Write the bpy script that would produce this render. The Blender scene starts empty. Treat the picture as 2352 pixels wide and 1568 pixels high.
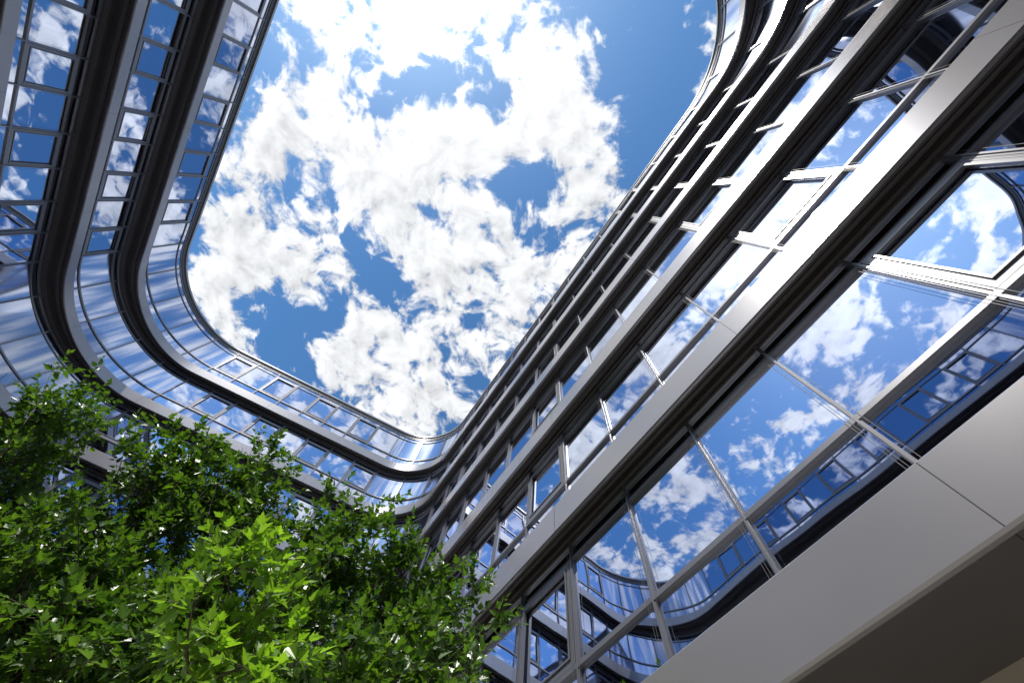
import bpy, math, random
import numpy as np
from mathutils import Vector, Matrix
random.seed(7); rng=np.random.default_rng(11)
scene=bpy.context.scene
CZ=1.6
# ------------------------------------------------------------ materials
def newmat(name):
    m=bpy.data.materials.new(name); m.use_nodes=True
    nt=m.node_tree
    return m,nt,nt.nodes['Principled BSDF'],nt.nodes['Material Output']
def simple(name,col,rough=.5,metal=0.0,nscale=3.0,namp=.12,bump=0.0,bscale=40,spec=.5):
    m,nt,b,o=newmat(name)
    tc=nt.nodes.new('ShaderNodeTexCoord'); n=nt.nodes.new('ShaderNodeTexNoise')
    n.inputs['Scale'].default_value=nscale; n.inputs['Detail'].default_value=6
    nt.links.new(tc.outputs['Object'],n.inputs['Vector'])
    mr=nt.nodes.new('ShaderNodeMapRange'); mr.inputs[3].default_value=1-namp; mr.inputs[4].default_value=1+namp
    nt.links.new(n.outputs['Fac'],mr.inputs[0])
    mx=nt.nodes.new('ShaderNodeVectorMath'); mx.operation='SCALE'; mx.inputs[0].default_value=col
    nt.links.new(mr.outputs[0],mx.inputs['Scale'])
    nt.links.new(mx.outputs[0],b.inputs['Base Color'])
    b.inputs['Roughness'].default_value=rough; b.inputs['Metallic'].default_value=metal
    b.inputs['Specular IOR Level'].default_value=spec
    if bump>0:
        n2=nt.nodes.new('ShaderNodeTexNoise'); n2.inputs['Scale'].default_value=bscale; n2.inputs['Detail'].default_value=3
        nt.links.new(tc.outputs['Object'],n2.inputs['Vector'])
        bp=nt.nodes.new('ShaderNodeBump'); bp.inputs['Strength'].default_value=bump; bp.inputs['Distance'].default_value=.01
        nt.links.new(n2.outputs['Fac'],bp.inputs['Height']); nt.links.new(bp.outputs[0],b.inputs['Normal'])
    return m
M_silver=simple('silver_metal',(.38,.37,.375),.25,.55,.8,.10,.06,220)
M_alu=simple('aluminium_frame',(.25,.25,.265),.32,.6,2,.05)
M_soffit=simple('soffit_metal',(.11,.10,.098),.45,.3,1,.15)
M_joint=simple('joint_seal',(.012,.012,.012),.7)
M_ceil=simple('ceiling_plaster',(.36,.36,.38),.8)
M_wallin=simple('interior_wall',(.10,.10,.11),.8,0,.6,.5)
M_beige=simple('beige_stone',(.48,.42,.33),.6,0,3,.1)
M_roof=simple('roof_gravel',(.25,.25,.24),.9)
M_wire=simple('steel_wire',(.16,.16,.165),.5,.3)
M_bark=simple('bark',(.10,.075,.055),.85,0,12,.4,.6,60)
# glass
def glassmat(name,rough,bumps):
    m,nt,b,o=newmat(name); nt.nodes.remove(b)
    g=nt.nodes.new('ShaderNodeBsdfGlossy'); g.inputs['Roughness'].default_value=rough
    at=nt.nodes.new('ShaderNodeAttribute'); at.attribute_name='tint'
    cr=nt.nodes.new('ShaderNodeValToRGB'); cr.color_ramp.elements[0].color=(.50,.55,.70,1); cr.color_ramp.elements[1].color=(.66,.72,.86,1)
    nt.links.new(at.outputs['Fac'],cr.inputs[0]); nt.links.new(cr.outputs[0],g.inputs['Color'])
    t=nt.nodes.new('ShaderNodeBsdfTransparent'); t.inputs['Color'].default_value=(.26,.31,.40,1)
    lw=nt.nodes.new('ShaderNodeFresnel'); lw.inputs['IOR'].default_value=1.6
    mr=nt.nodes.new('ShaderNodeMapRange'); mr.inputs[3].default_value=.58; mr.inputs[4].default_value=1.0
    nt.links.new(lw.outputs[0],mr.inputs[0])
    mix=nt.nodes.new('ShaderNodeMixShader')
    nt.links.new(mr.outputs[0],mix.inputs[0]); nt.links.new(t.outputs[0],mix.inputs[1]); nt.links.new(g.outputs[0],mix.inputs[2])
    if bumps:
        tc=nt.nodes.new('ShaderNodeTexCoord'); n=nt.nodes.new('ShaderNodeTexNoise'); n.inputs['Scale'].default_value=.9; n.inputs['Detail'].default_value=1
        nt.links.new(tc.outputs['Object'],n.inputs['Vector'])
        bp=nt.nodes.new('ShaderNodeBump'); bp.inputs['Strength'].default_value=.25; bp.inputs['Distance'].default_value=bumps
        nt.links.new(n.outputs['Fac'],bp.inputs['Height']); nt.links.new(bp.outputs[0],g.inputs['Normal'])
    nt.links.new(mix.outputs[0],o.inputs['Surface'])
    return m
M_glass=glassmat('coated_glass',.012,.013)
M_glassc=glassmat('curved_coated_glass',.09,0)
def emis(name,col,s):
    m,nt,b,o=newmat(name)
    b.inputs['Emission Color'].default_value=(*col,1); b.inputs['Emission Strength'].default_value=s
    return m
M_lamp=emis('lamp_tube',(1,.97,.9),8)
# ------------------------------------------------------------ mesh helper
class MB:
    def __init__(s): s.v=[]; s.f=[]
    def quad(s,a,b,c,d):
        i=len(s.v); s.v+= [a,b,c,d]; s.f.append((i,i+1,i+2,i+3))
    def box(s,o,ax,ay,az):
        o=Vector(o);ax=Vector(ax);ay=Vector(ay);az=Vector(az)
        i=len(s.v)
        s.v+=[tuple(o),tuple(o+ax),tuple(o+ax+ay),tuple(o+ay),tuple(o+az),tuple(o+ax+az),tuple(o+ax+ay+az),tuple(o+ay+az)]
        for q in ((0,3,2,1),(4,5,6,7),(0,1,5,4),(1,2,6,5),(2,3,7,6),(3,0,4,7)): s.f.append(tuple(i+k for k in q))
    def obj(s,name,mat,parent=None,smooth=False,tint=0):
        me=bpy.data.meshes.new(name); me.from_pydata(s.v,[],s.f); me.update()
        if smooth: me.shade_smooth()
        if tint:
            a=me.attributes.new('tint','FLOAT','FACE'); nf=len(s.f)
            r=np.repeat(rng.random((nf+tint-1)//tint),tint)[:nf]; a.data.foreach_set('value',r.astype(np.float32))
        ob=bpy.data.objects.new(name,me); scene.collection.objects.link(ob)
        me.materials.append(mat)
        if parent: ob.parent=parent
        return ob
def empty(name):
    e=bpy.data.objects.new(name,None); scene.collection.objects.link(e); return e
# ------------------------------------------------------------ courtyard outline (band face)
V=[((10.21,-9.18),5.68),((-7.23,16.97),3.2),((-25.30,7.36),4.8),((-6.95,-20.6),5.0)]
WW=[0,.15,1,1]      # how far each wing follows the deep-band section
GK=.10
N=len(V); corners=[]
for i,(p,R) in enumerate(V):
    p=Vector(p); a=Vector(V[i-1][0]); b=Vector(V[(i+1)%N][0])
    h0=(p-a).normalized(); h1=(b-p).normalized()
    turn=math.atan2(h0.x*h1.y-h0.y*h1.x,h0.dot(h1))
    tl=R*math.tan(abs(turn)/2)
    corners.append((p,R,h0,h1,turn,p-h0*tl,p+h1*tl))
bays=[]
SP=1.53
for i in range(N):
    p,R,h0,h1,turn,t0,t1=corners[i]
    c=t0+Vector((-h0.y,h0.x))*R
    L=abs(turn)*R; nb=max(2,round(L/SP)); a0=math.atan2(t0.y-c.y,t0.x-c.x)
    ga=WW[i-1]; gb=WW[i]
    for k in range(nb):
        pts=[]
        for j in range(9):
            u=(k+j/8)/nb; a=a0+turn*u
            pts.append((c.x+R*math.cos(a),c.y+R*math.sin(a),math.cos(a),math.sin(a),ga+(gb-ga)*(3*u*u-2*u**3)))
        bays.append((pts,'arc%d'%i,k))
    q=corners[(i+1)%N][5]; L=(q-t1).length; nb=round(L/SP); n=Vector((h1.y,-h1.x))
    for k in range(nb):
        A=t1.lerp(q,k/nb); B=t1.lerp(q,(k+1)/nb)
        bays.append(([(A.x,A.y,n.x,n.y,gb),(B.x,B.y,n.x,n.y,gb)],'wall%d'%i,k))
ring=[]
for pts,_,_ in bays: ring+=pts[:-1]
G=.38; FS=.40
def sweep(mb,prof,closed=False,fs=FS):
    n=len(ring); m=len(prof); i0=len(mb.v)
    for (x,y,nx,ny,w) in ring:
        gs=w*GK
        for pr in prof:
            o,z=pr[:2]; dz=pr[2] if len(pr)>2 else 0
            c=min(1,max(0,(o-.06)/(G-.12)))
            o2=o+gs*c-fs*w*(1-c)
            mb.v.append((x+nx*o2,y+ny*o2,z+dz*w+CZ))
    for i in range(n):
        j=(i+1)%n
        for k in range(m if closed else m-1):
            l=(k+1)%m
            mb.f.append((i0+i*m+k,i0+j*m+k,i0+j*m+l,i0+i*m+l))
PITCH=3.8
tops=[2.95+PITCH*k for k in range(7)]
HB=.70; HR=.36; U=.26
bld=empty('office_building')
face=MB(); soff=MB(); ceil=MB(); roof=MB(); tran=MB(); mull=MB(); frame=MB(); glass=MB(); curved=MB(); wires=MB(); joint=MB(); lamps=MB(); inwall=MB(); cols=MB()
for k,zt in enumerate(tops):
    zb=zt-(HB if k<6 else HR)
    if k==6:
        ro=.26
        sweep(face,[(G-.02,zt+.02),(ro+.03,zt+.02),(ro,zt-.01),(ro,zt-.14),(ro+.05,zt-.14)],fs=0)
        sweep(soff,[(ro+.05,zt-.14),(ro+.06,zb),(G+.02,zb-.02)],fs=0)
    else:
        sweep(face,[(G-.02,zt),(.03,zt),(0,zt-.03),(0,zb+.02,U),(.015,zb,U),(.06,zb,U)])
        if k==0:
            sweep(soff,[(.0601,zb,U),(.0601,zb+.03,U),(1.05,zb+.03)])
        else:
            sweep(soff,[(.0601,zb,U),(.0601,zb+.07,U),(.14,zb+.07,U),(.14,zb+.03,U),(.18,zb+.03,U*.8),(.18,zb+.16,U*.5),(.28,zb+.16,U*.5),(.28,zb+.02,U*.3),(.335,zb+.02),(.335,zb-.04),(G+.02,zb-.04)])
    if k<6:
        sb=zb-.02 if k else zb+.06
        sweep(ceil,[(G+.10,sb),(6,sb),(6,zt-.12),(G+.10,zt-.12)],True)
        zn=zt+PITCH-(HB if k<5 else HR)
        for (za,h,d) in ((zt+.005,.06,.045),(zt+.94,.07,.06),(zn-.42,.045,.045),(zn-.09,.05,.045)):
            sweep(tran,[(G+.03,za),(G-d,za),(G-d,za+h),(G+.03,za+h)],fs=0)
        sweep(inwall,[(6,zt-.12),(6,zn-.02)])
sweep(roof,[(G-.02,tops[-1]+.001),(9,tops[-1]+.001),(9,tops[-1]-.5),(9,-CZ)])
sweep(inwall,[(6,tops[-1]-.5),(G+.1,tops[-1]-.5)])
gf=MB(); sweep(gf,[(1.03,-CZ),(1.03,tops[0]-HB+.031)])
gl=MB()
for bi,(pts,tag,k) in enumerate(bays):
    x,y,nx,ny,w=pts[0]; gs=w*GK; n=Vector((nx,ny,0)); t=Vector((-ny,nx,0)); P0=Vector((x,y,0)); P=P0+n*gs
    arc=tag.startswith('arc')
    for s in range(6):
        zt=tops[s]; zn=tops[s+1]-(HB if s<5 else HR)
        z0=zt+CZ; z1=zn+CZ
        mull.box(P+n*(G-.05)-t*.025+Vector((0,0,z0)),t*.05,n*.12,(0,0,z1-z0))
        mull.box(P+n*(G-.066)-t*.013+Vector((0,0,z0)),t*.026,n*.0159,(0,0,z1-z0))
        rows=[(zt+.06,zt+.94),(zt+1.01,zn-.42),(zn-.375,zn-.04)]
        for ri,(a,b) in enumerate(rows):
            if arc:
                i0=len(curved.v); m=len(pts)
                for (px,py,ax,ay,w2) in pts:
                    g2=w2*GK
                    curved.v.append((px+ax*(G+g2),py+ay*(G+g2),a+CZ)); curved.v.append((px+ax*(G+g2),py+ay*(G+g2),b+CZ))
                for q in range(m-1):
                    curved.f.append((i0+2*q,i0+2*q+2,i0+2*q+3,i0+2*q+1))
            else:
                x2,y2=pts[1][:2]; ww=.0028
                tx,ty=random.uniform(-ww,ww),random.uniform(-ww,ww)
                c=[]
                for (px,py,pz,du,dv) in ((x,y,a,-1,-1),(x2,y2,a,1,-1),(x2,y2,b,1,1),(x,y,b,-1,1)):
                    o=G+gs+tx*du+ty*dv; c.append((px+nx*o,py+ny*o,pz+CZ))
                glass.quad(*c)
        op=(not arc) and ((tag in('wall1','wall2','wall3') and k%2==(s%2)) or (tag=='wall0' and k%5==3))
        if op:
            x2,y2=pts[1][:2]; W=(Vector((x2,y2,0))-P0).length
            a=rows[1][0]+CZ; b=rows[1][1]+CZ; fw=.085; e=.034
            d=n*.06; o=P+n*(G-.062)
            frame.box(o+t*e+Vector((0,0,a)),t*(W-2*e),d,(0,0,fw))
            frame.box(o+t*e+Vector((0,0,b-fw)),t*(W-2*e),d,(0,0,fw))
            frame.box(o+t*e+Vector((0,0,a+fw)),t*fw,d,(0,0,b-a-2*fw))
            frame.box(o+t*(W-e-fw)+Vector((0,0,a+fw)),t*fw,d,(0,0,b-a-2*fw))
            e2=e+fw+.012; o=P+n*(G-.08); fw2=.03
            frame.box(o+t*e2+Vector((0,0,a+fw+.012)),t*(W-2*e2),n*.05,(0,0,fw2))
            frame.box(o+t*e2+Vector((0,0,b-fw-.012-fw2)),t*(W-2*e2),n*.05,(0,0,fw2))
            frame.box(o+t*e2+Vector((0,0,a+fw+.012+fw2)),t*fw2,n*.05,(0,0,b-a-2*fw-.024-2*fw2))
            frame.box(o+t*(W-e2-fw2)+Vector((0,0,a+fw+.012+fw2)),t*fw2,n*.05,(0,0,b-a-2*fw-.024-2*fw2))
        for off,dd in ((-.06,.31),(.055,.31),(.085,.30)):
            r=.0018
            wires.box(P+t*off+n*dd+Vector((0,0,z0)),t*2*r,n*2*r,(0,0,z1-z0))
        if (tag=='wall2' and (k*7+s*3)%5<2) or (tag=='wall0' and (k+s)%4==0):
            c=P+t*.75+n*1.6+Vector((0,0,z1-.22)); lamps.box(c,t*.05,n*1.3,(0,0,.05))
            c=P+t*.73+n*1.55+Vector((0,0,z1-.16)); frame.box(c,t*.09,n*1.4,(0,0,.06))
        if bi%4==1:
            cols.box(P+n*1.6+Vector((0,0,z0-.1)),t*.4,n*.4,(0,0,z1-z0+.2))
    if (k%3==2 and not arc) or (arc and k%3==0):
        for q,zt in enumerate(tops[:6]):
            joint.box(P0-n*(.002+FS*w)-t*.004+Vector((0,0,zt-HB+U*w+CZ+.02)),t*.008,n*.02,(0,0,HB-.05-U*w))
        if w==0: joint.box(P0+n*.07-t*.004+Vector((0,0,tops[0]-HB+.027+CZ)),t*.008,n*.95,(0,0,.02))
    if bi%3!=0:
        o=P+n*1.0+Vector((0,0,.12)); gl.box(o+t*.06,t*1.3,n*.02,(0,0,2.9))
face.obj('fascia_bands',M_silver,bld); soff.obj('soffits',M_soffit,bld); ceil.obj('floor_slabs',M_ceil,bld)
roof.obj('roof',M_roof,bld); tran.obj('transoms',M_alu,bld); mull.obj('mullions',M_alu,bld); frame.obj('window_frames',M_alu,bld)
glass.obj('window_panes',M_glass,bld,tint=1); curved.obj('curved_panes',M_glassc,bld,True,tint=8); wires.obj('blind_guide_wires',M_wire,bld)
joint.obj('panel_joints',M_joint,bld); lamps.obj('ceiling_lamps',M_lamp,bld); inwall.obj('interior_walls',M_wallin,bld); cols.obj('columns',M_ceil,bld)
gf.obj('ground_floor_wall',M_beige,bld); gl.obj('ground_floor_glazing',M_glass,bld,tint=6)
# ------------------------------------------------------------ ground
m=simple('paving',(.32,.31,.29),.8,0,2,.15,.3,30)
mb=MB(); mb.quad((-400,-400,0),(400,-400,0),(400,400,0),(-400,400,0)); mb.obj('ground',m)
# ------------------------------------------------------------ trees
def leafmat(name,c1,c2,tr):
    m,nt,b,o=newmat(name)
    at=nt.nodes.new('ShaderNodeAttribute'); at.attribute_name='rnd'
    cr=nt.nodes.new('ShaderNodeValToRGB'); cr.color_ramp.elements[0].color=(*c1,1); cr.color_ramp.elements[1].color=(*c2,1)
    nt.links.new(at.outputs['Fac'],cr.inputs[0]); nt.links.new(cr.outputs[0],b.inputs['Base Color'])
    b.inputs['Roughness'].default_value=.33; b.inputs['Specular IOR Level'].default_value=.7
    t=nt.nodes.new('ShaderNodeBsdfTranslucent')
    sc=nt.nodes.new('ShaderNodeVectorMath'); sc.operation='MULTIPLY'; sc.inputs[1].default_value=(2.1,2.1,.6)
    nt.links.new(cr.outputs[0],sc.inputs[0]); nt.links.new(sc.outputs[0],t.inputs['Color'])
    mix=nt.nodes.new('ShaderNodeMixShader'); mix.inputs[0].default_value=tr
    nt.links.new(b.outputs[0],mix.inputs[1]); nt.links.new(t.outputs[0],mix.inputs[2]); nt.links.new(mix.outputs[0],o.inputs['Surface'])
    return m
M_leaf=leafmat('foliage',(.026,.075,.012),(.10,.20,.024),.33)
M_leaf2=leafmat('young_foliage',(.10,.20,.02),(.18,.34,.04),.42)
right=[(.2,.06),(.30,.18),(.48,.40),(.25,.42),(.30,.62),(.15,.66),(.11,.84)]
T=[(0,0)]+right+[(0,1)]+[(-x,y) for x,y in right[::-1]]
T=np.array(T); nT=len(T)
def leaves_obj(name,pos,dirs,nrm,size,mat,parent):
    L=len(pos); dirs=dirs/np.linalg.norm(dirs,axis=1,keepdims=True)
    side=np.cross(dirs,nrm); side/=np.linalg.norm(side,axis=1,keepdims=True)+1e-9
    up=np.cross(side,dirs)
    x=T[:,0][None,:,None]; y=T[:,1][None,:,None]
    fold=rng.uniform(.05,.5,(L,1,1)); curl=rng.uniform(-.05,.35,(L,1,1)); wd=rng.uniform(.7,1.05,(L,1,1))
    z=fold*np.abs(x)-curl*y*y
    v=pos[:,None,:]+size[:,None,None]*(x*wd*side[:,None,:]+y*dirs[:,None,:]+z*up[:,None,:])
    v=v.reshape(-1,3)
    fa=[]
    for i in range(L):
        b=i*nT
        fa.append(tuple(range(b,b+9))); fa.append((b,)+tuple(range(b+8,b+16)))
    me=bpy.data.meshes.new(name); me.from_pydata(v.tolist(),[],fa); me.update()
    a=me.attributes.new('rnd','FLOAT','FACE'); r=np.repeat(np.clip(rng.normal(.45,.30,L),0,1),2); a.data.foreach_set('value',r.astype(np.float32))
    me.materials.append(mat)
    ob=bpy.data.objects.new(name,me); scene.collection.objects.link(ob); ob.parent=parent
    return ob
def tube(mb,pts,r0,r1,sides=6):
    n=len(pts); i0=len(mb.v)
    for i,p in enumerate(pts):
        p=Vector(p); d=(Vector(pts[min(i+1,n-1)])-Vector(pts[max(i-1,0)])).normalized()
        a=d.orthogonal().normalized(); b=d.cross(a); r=r0+(r1-r0)*i/(n-1)
        for k in range(sides):
            an=2*math.pi*k/sides; mb.v.append(tuple(p+(a*math.cos(an)+b*math.sin(an))*r))
    for i in range(n-1):
        for k in range(sides):
            l=(k+1)%sides; mb.f.append((i0+i*sides+k,i0+i*sides+l,i0+(i+1)*sides+l,i0+(i+1)*sides+k))
def curve_pts(a,b,n,bend,wob):
    a=Vector(a); b=Vector(b); out=[]
    L=(b-a).length
    w=Vector((random.gauss(0,1),random.gauss(0,1),random.gauss(0,.5)))*wob*L
    for i in range(n+1):
        u=i/n; p=a.lerp(b,u)+w*math.sin(u*math.pi)+Vector((0,0,-bend*L*math.sin(u*math.pi)))
        out.append(p)
    return out
def make_tree(base,fork,blobs,nsec,ntw,nlf,lsize,mat,trad,name='tree'):
    e=empty(name); trunk=MB(); br=MB(); P=[];D=[];Nn=[];S=[]
    base=Vector(base); fork=Vector(fork)
    tube(trunk,[base-Vector((0,0,.05)),base+Vector((0,0,.12))]+[Vector(p) for p in curve_pts(base+Vector((0,0,.15)),fork,6,0,.05)],trad*1.35,trad*.7,10)
    for (c,r) in blobs:
        c=Vector((c[0],c[1],c[2]+CZ))
        limb=curve_pts(fork-Vector((0,0,random.uniform(0,.3))),c,7,.08,.06); tube(br,limb,trad*.4,trad*.13)
        ns=int(nsec*max(.4,(r/.75)**2))
        for s in range(ns):
            while True:
                d=Vector((random.uniform(-1,1),random.uniform(-1,1),random.uniform(-1,1)))
                if .2<d.length<1: break
            d=d.normalized()*(random.random()**.45)
            tip=c+d*r*random.uniform(.8,1.15)
            st=limb[random.randint(4,7)]
            sp=curve_pts(st,tip,4,.06,.08); tube(br,sp,.008,.003,4)
            for q in range(ntw):
                s0=sp[random.randint(2,4)]
                td=(d.normalized()*.6+Vector((random.gauss(0,.6),random.gauss(0,.6),random.gauss(.45,.45)))).normalized()
                ln=random.uniform(.18,.44)*(1 if r>.4 else .8)
                e1=s0+td*ln+Vector((0,0,-.02)); tube(br,[s0,(s0+e1)/2+Vector((0,0,.01)),e1],.003,.0015,3)
                for l in range(nlf):
                    u=(l+.6)/nlf; p=s0.lerp(e1,u)
                    az=l*2.4+random.random(); o=td.orthogonal().normalized(); o2=td.cross(o)
                    ld=(o*math.cos(az)+o2*math.sin(az))*(1.1-u*.8)+td*(.3+u*.6)+Vector((0,0,-.05))
                    nv=Vector((random.gauss(-.2,.5),random.gauss(-.45,.5),.9))
                    P.append(tuple(p+ld*.02));D.append(tuple(ld));Nn.append(tuple(nv));S.append(lsize*random.uniform(.6,1.2)*(1-.25*u))
    trunk.obj('trunk',M_bark,e,True); br.obj('branches',M_bark,e,True)
    leaves_obj('leaves',np.array(P),np.array(D),np.array(Nn),np.array(S),mat,e)
    return e
main=[((-6.0,4.33,5.15),1.05),((-4.75,4.5,5.15),1.0),((-3.15,4.8,4.7),.90),((-1.89,5.0,4.36),.76),((-1.2,5.2,3.8),.7),
 ((-4.7,3.76,2.85),.88),((-3.4,3.9,2.75),.86),((-2.2,3.9,2.66),.78),((-1.4,4.3,2.7),.66),
 ((-3.59,3.3,1.98),.52),((-2.75,3.36,2.02),.5),((-2.0,3.5,2.1),.48),((-1.33,3.63,2.25),.44),((-.7,3.9,2.45),.42),
 ((-4.2,5.6,3.4),1.0),((-2.6,5.8,3.2),1.0),((-5.8,5.2,3.6),1.0)]
make_tree((-3.1,5.0,0),(-3.0,4.8,2.0),main,31,7,10,.120,M_leaf,.09)
left=[((-8.1,3.45,5.35),.88),((-7.3,4.3,4.1),.8),((-4.9,4.0,2.45),.68),((-6.4,4.0,3.0),.8),((-7.2,5.0,3.4),.9)]
make_tree((-6.7,4.6,0),(-6.6,4.4,2.5),left,31,7,10,.120,M_leaf,.07)
fg=[((-1.92,2.24,1.92),.16),((-1.66,2.33,1.62),.22),((-1.38,2.40,1.38),.22),((-1.95,2.5,1.5),.18)]
make_tree((-1.9,2.9,0),(-1.8,2.65,1.9),fg,16,4,9,.105,M_leaf2,.02)
# ------------------------------------------------------------ sun + sky
sd=Vector((-.27,-.54,1)).normalized()
sun=bpy.data.lights.new('sun','SUN'); sun.energy=5.0; sun.angle=math.radians(.5); sun.color=(1,.95,.88)
so=bpy.data.objects.new('sun',sun); scene.collection.objects.link(so); so.rotation_euler=sd.to_track_quat('Z','Y').to_euler()
w=bpy.data.worlds.new('World'); scene.world=w; w.use_nodes=True
nt=w.node_tree; nd=nt.nodes; lk=nt.links
bg=nd['Background']
sky=nd.new('ShaderNodeTexSky'); sky.sky_type='NISHITA'; sky.sun_disc=False
sky.sun_elevation=math.asin(sd.z); sky.sun_rotation=math.atan2(sd.x,sd.y)%(2*math.pi)
sky.air_density=1.0; sky.dust_density=.3; sky.ozone_density=2.5
def math_(op,a,b=None,c=None,clamp=False):
    n=nd.new('ShaderNodeMath'); n.operation=op; n.use_clamp=clamp
    for i,v in enumerate((a,b,c)):
        if v is None: continue
        if isinstance(v,(int,float)): n.inputs[i].default_value=v
        else: lk.new(v,n.inputs[i])
    return n.outputs[0]
def vm(op,a,b=None,out=0,scale=None):
    n=nd.new('ShaderNodeVectorMath'); n.operation=op
    for i,v in enumerate((a,b)):
        if v is None: continue
        if isinstance(v,tuple): n.inputs[i].default_value=v
        else: lk.new(v,n.inputs[i])
    if scale is not None:
        if isinstance(scale,(int,float)): n.inputs['Scale'].default_value=scale
        else: lk.new(scale,n.inputs['Scale'])
    return n.outputs[out]
tc=nd.new('ShaderNodeTexCoord'); dirv=tc.outputs['Generated']
sep=nd.new('ShaderNodeSeparateXYZ'); lk.new(dirv,sep.inputs[0])
z=math_('MAXIMUM',sep.outputs[2],.06)
cb=nd.new('ShaderNodeCombineXYZ'); lk.new(math_('DIVIDE',sep.outputs[0],z),cb.inputs[0]); lk.new(math_('DIVIDE',sep.outputs[1],z),cb.inputs[1])
Pp=cb.outputs[0]
def noise(vec,scale,detail,rough,off=(0,0,0),color=False):
    n=nd.new('ShaderNodeTexNoise'); n.inputs['Scale'].default_value=scale; n.inputs['Detail'].default_value=detail; n.inputs['Roughness'].default_value=rough
    n.noise_dimensions='2D' if not color else '3D'
    lk.new(vm('ADD',vec,off),n.inputs['Vector']); return n.outputs['Color' if color else 'Fac']
warp=vm('SCALE',vm('SUBTRACT',noise(Pp,7,2,.5,(3,1,7),color=True),(.5,.5,.5)),scale=.09)
Pw=vm('ADD',Pp,warp)
blobs=[(-.235,-.347,.12,1.2),(-.031,-.319,.11,1.1),(-.454,-.353,.08,1),(-.535,-.203,.10,1),(-.448,-.116,.13,1),(-.635,-.099,.09,1),(-.295,-.024,.12,1),
(-.721,.107,.13,1),(-.601,.191,.08,1),(-.211,.144,.15,1),(-.129,.272,.14,1),(-.424,.325,.10,1),(-.489,.475,.13,1),(-.075,-.121,.08,1),(.081,-.178,.09,1),(.083,.023,.1,1),
(-.24,.53,.08,1),(-.86,.2,.06,1),(-.4,-.5,.15,1),(-.25,.38,.08,.8),(-.2,-.1,.06,.7),(.0,.15,.05,.7),
(-.433,.104,.08,-1.5),(-.40,.20,.05,-1.4),(-.573,.305,.055,-1.4),(.188,-.277,.15,-1.2),(.177,-.11,.06,-1.2),(-.26,-.232,.055,-1.6),(-.12,-.18,.05,-1.3),(-.085,-.014,.05,-1.4),
(-.575,-.31,.09,-1.5),(-.70,-.19,.08,-1.4),(-.778,-.034,.06,-1.3),(-.71,.405,.06,-1.4),(-.011,.225,.05,-1.4),(-.341,.444,.04,-1.4),(-.35,-.18,.04,-1.3),(-.02,.11,.045,-1.2),(-.02,-.05,.04,-1.2)]
acc=None
for (bx,by,r,a) in blobs:
    d=vm('DISTANCE',Pw,(bx,by,0),out=1)
    g=math_('EXPONENT',math_('MULTIPLY',math_('MULTIPLY',d,d),-1/(r*r)))
    acc=math_('MULTIPLY',g,a) if acc is None else math_('MULTIPLY_ADD',g,a,acc)
bias=math_('MINIMUM',math_('MAXIMUM',acc,-1.1),1.0)
def dens(vec,det=8):
    n1=noise(vec,5.0,4,.58,(1.7,4.2,0)); n2=noise(vec,21,det,.60,(9,2,3))
    return math_('MULTIPLY_ADD',n2,.46,math_('MULTIPLY',n1,.66))
d0=dens(Pw)
d1=dens(vm('ADD',Pw,(-.018,-.034,0)),3)
tot=math_('MULTIPLY_ADD',bias,.125,d0)
mr=nd.new('ShaderNodeMapRange'); mr.interpolation_type='SMOOTHSTEP'; lk.new(tot,mr.inputs[0]); mr.inputs[1].default_value=.525; mr.inputs[2].default_value=.645
mask=mr.outputs[0]
df=math_('SUBTRACT',d0,d1)
sh=math_('ADD',.92,math_('MULTIPLY',df,1.3))
thick=math_('MULTIPLY',math_('MAXIMUM',math_('SUBTRACT',tot,.69),0),-.6)
sh=math_('MAXIMUM',math_('ADD',sh,thick),.68)
sdot=math_('MAXIMUM',vm('DOT_PRODUCT',vm('NORMALIZE',dirv),tuple(sd),out=1),0)
glow=math_('ADD',math_('MULTIPLY',math_('POWER',sdot,14),.25),math_('MULTIPLY',math_('POWER',sdot,40),1.2))
cc=vm('SCALE',(9.7,9.9,10.2),scale=math_('ADD',sh,glow))
skc=vm('MULTIPLY',sky.outputs[0],(.82,1.38,1.68))
skc=vm('ADD',skc,vm('SCALE',(1,1,1.05),scale=math_('MULTIPLY',math_('POWER',sdot,18),2.4)))
mx=nd.new('ShaderNodeMix'); mx.data_type='RGBA'
lk.new(mask,mx.inputs[0]); lk.new(skc,mx.inputs[6]); lk.new(cc,mx.inputs[7])
lk.new(mx.outputs[2],bg.inputs['Color']); bg.inputs['Strength'].default_value=.1
# ------------------------------------------------------------ camera
cam=bpy.data.cameras.new('camera'); co=bpy.data.objects.new('camera',cam); scene.collection.objects.link(co)
cam.sensor_width=36; cam.lens=36*960/2352; cam.clip_end=2000; cam.clip_start=.05
R=Vector((.9969,0,.0786)); Dn=Vector((.0255,.9459,-.3232)); F=Vector((-.0743,.3242,.9430))
Mx=Matrix.Identity(4)
for i in range(3):
    Mx[i][0]=R[i]; Mx[i][1]=-Dn[i]; Mx[i][2]=-F[i]
Mx.translation=Vector((0,0,CZ)); co.matrix_world=Mx
scene.camera=co
scene.view_settings.view_transform='Standard'; scene.view_settings.look='None'; scene.view_settings.exposure=0
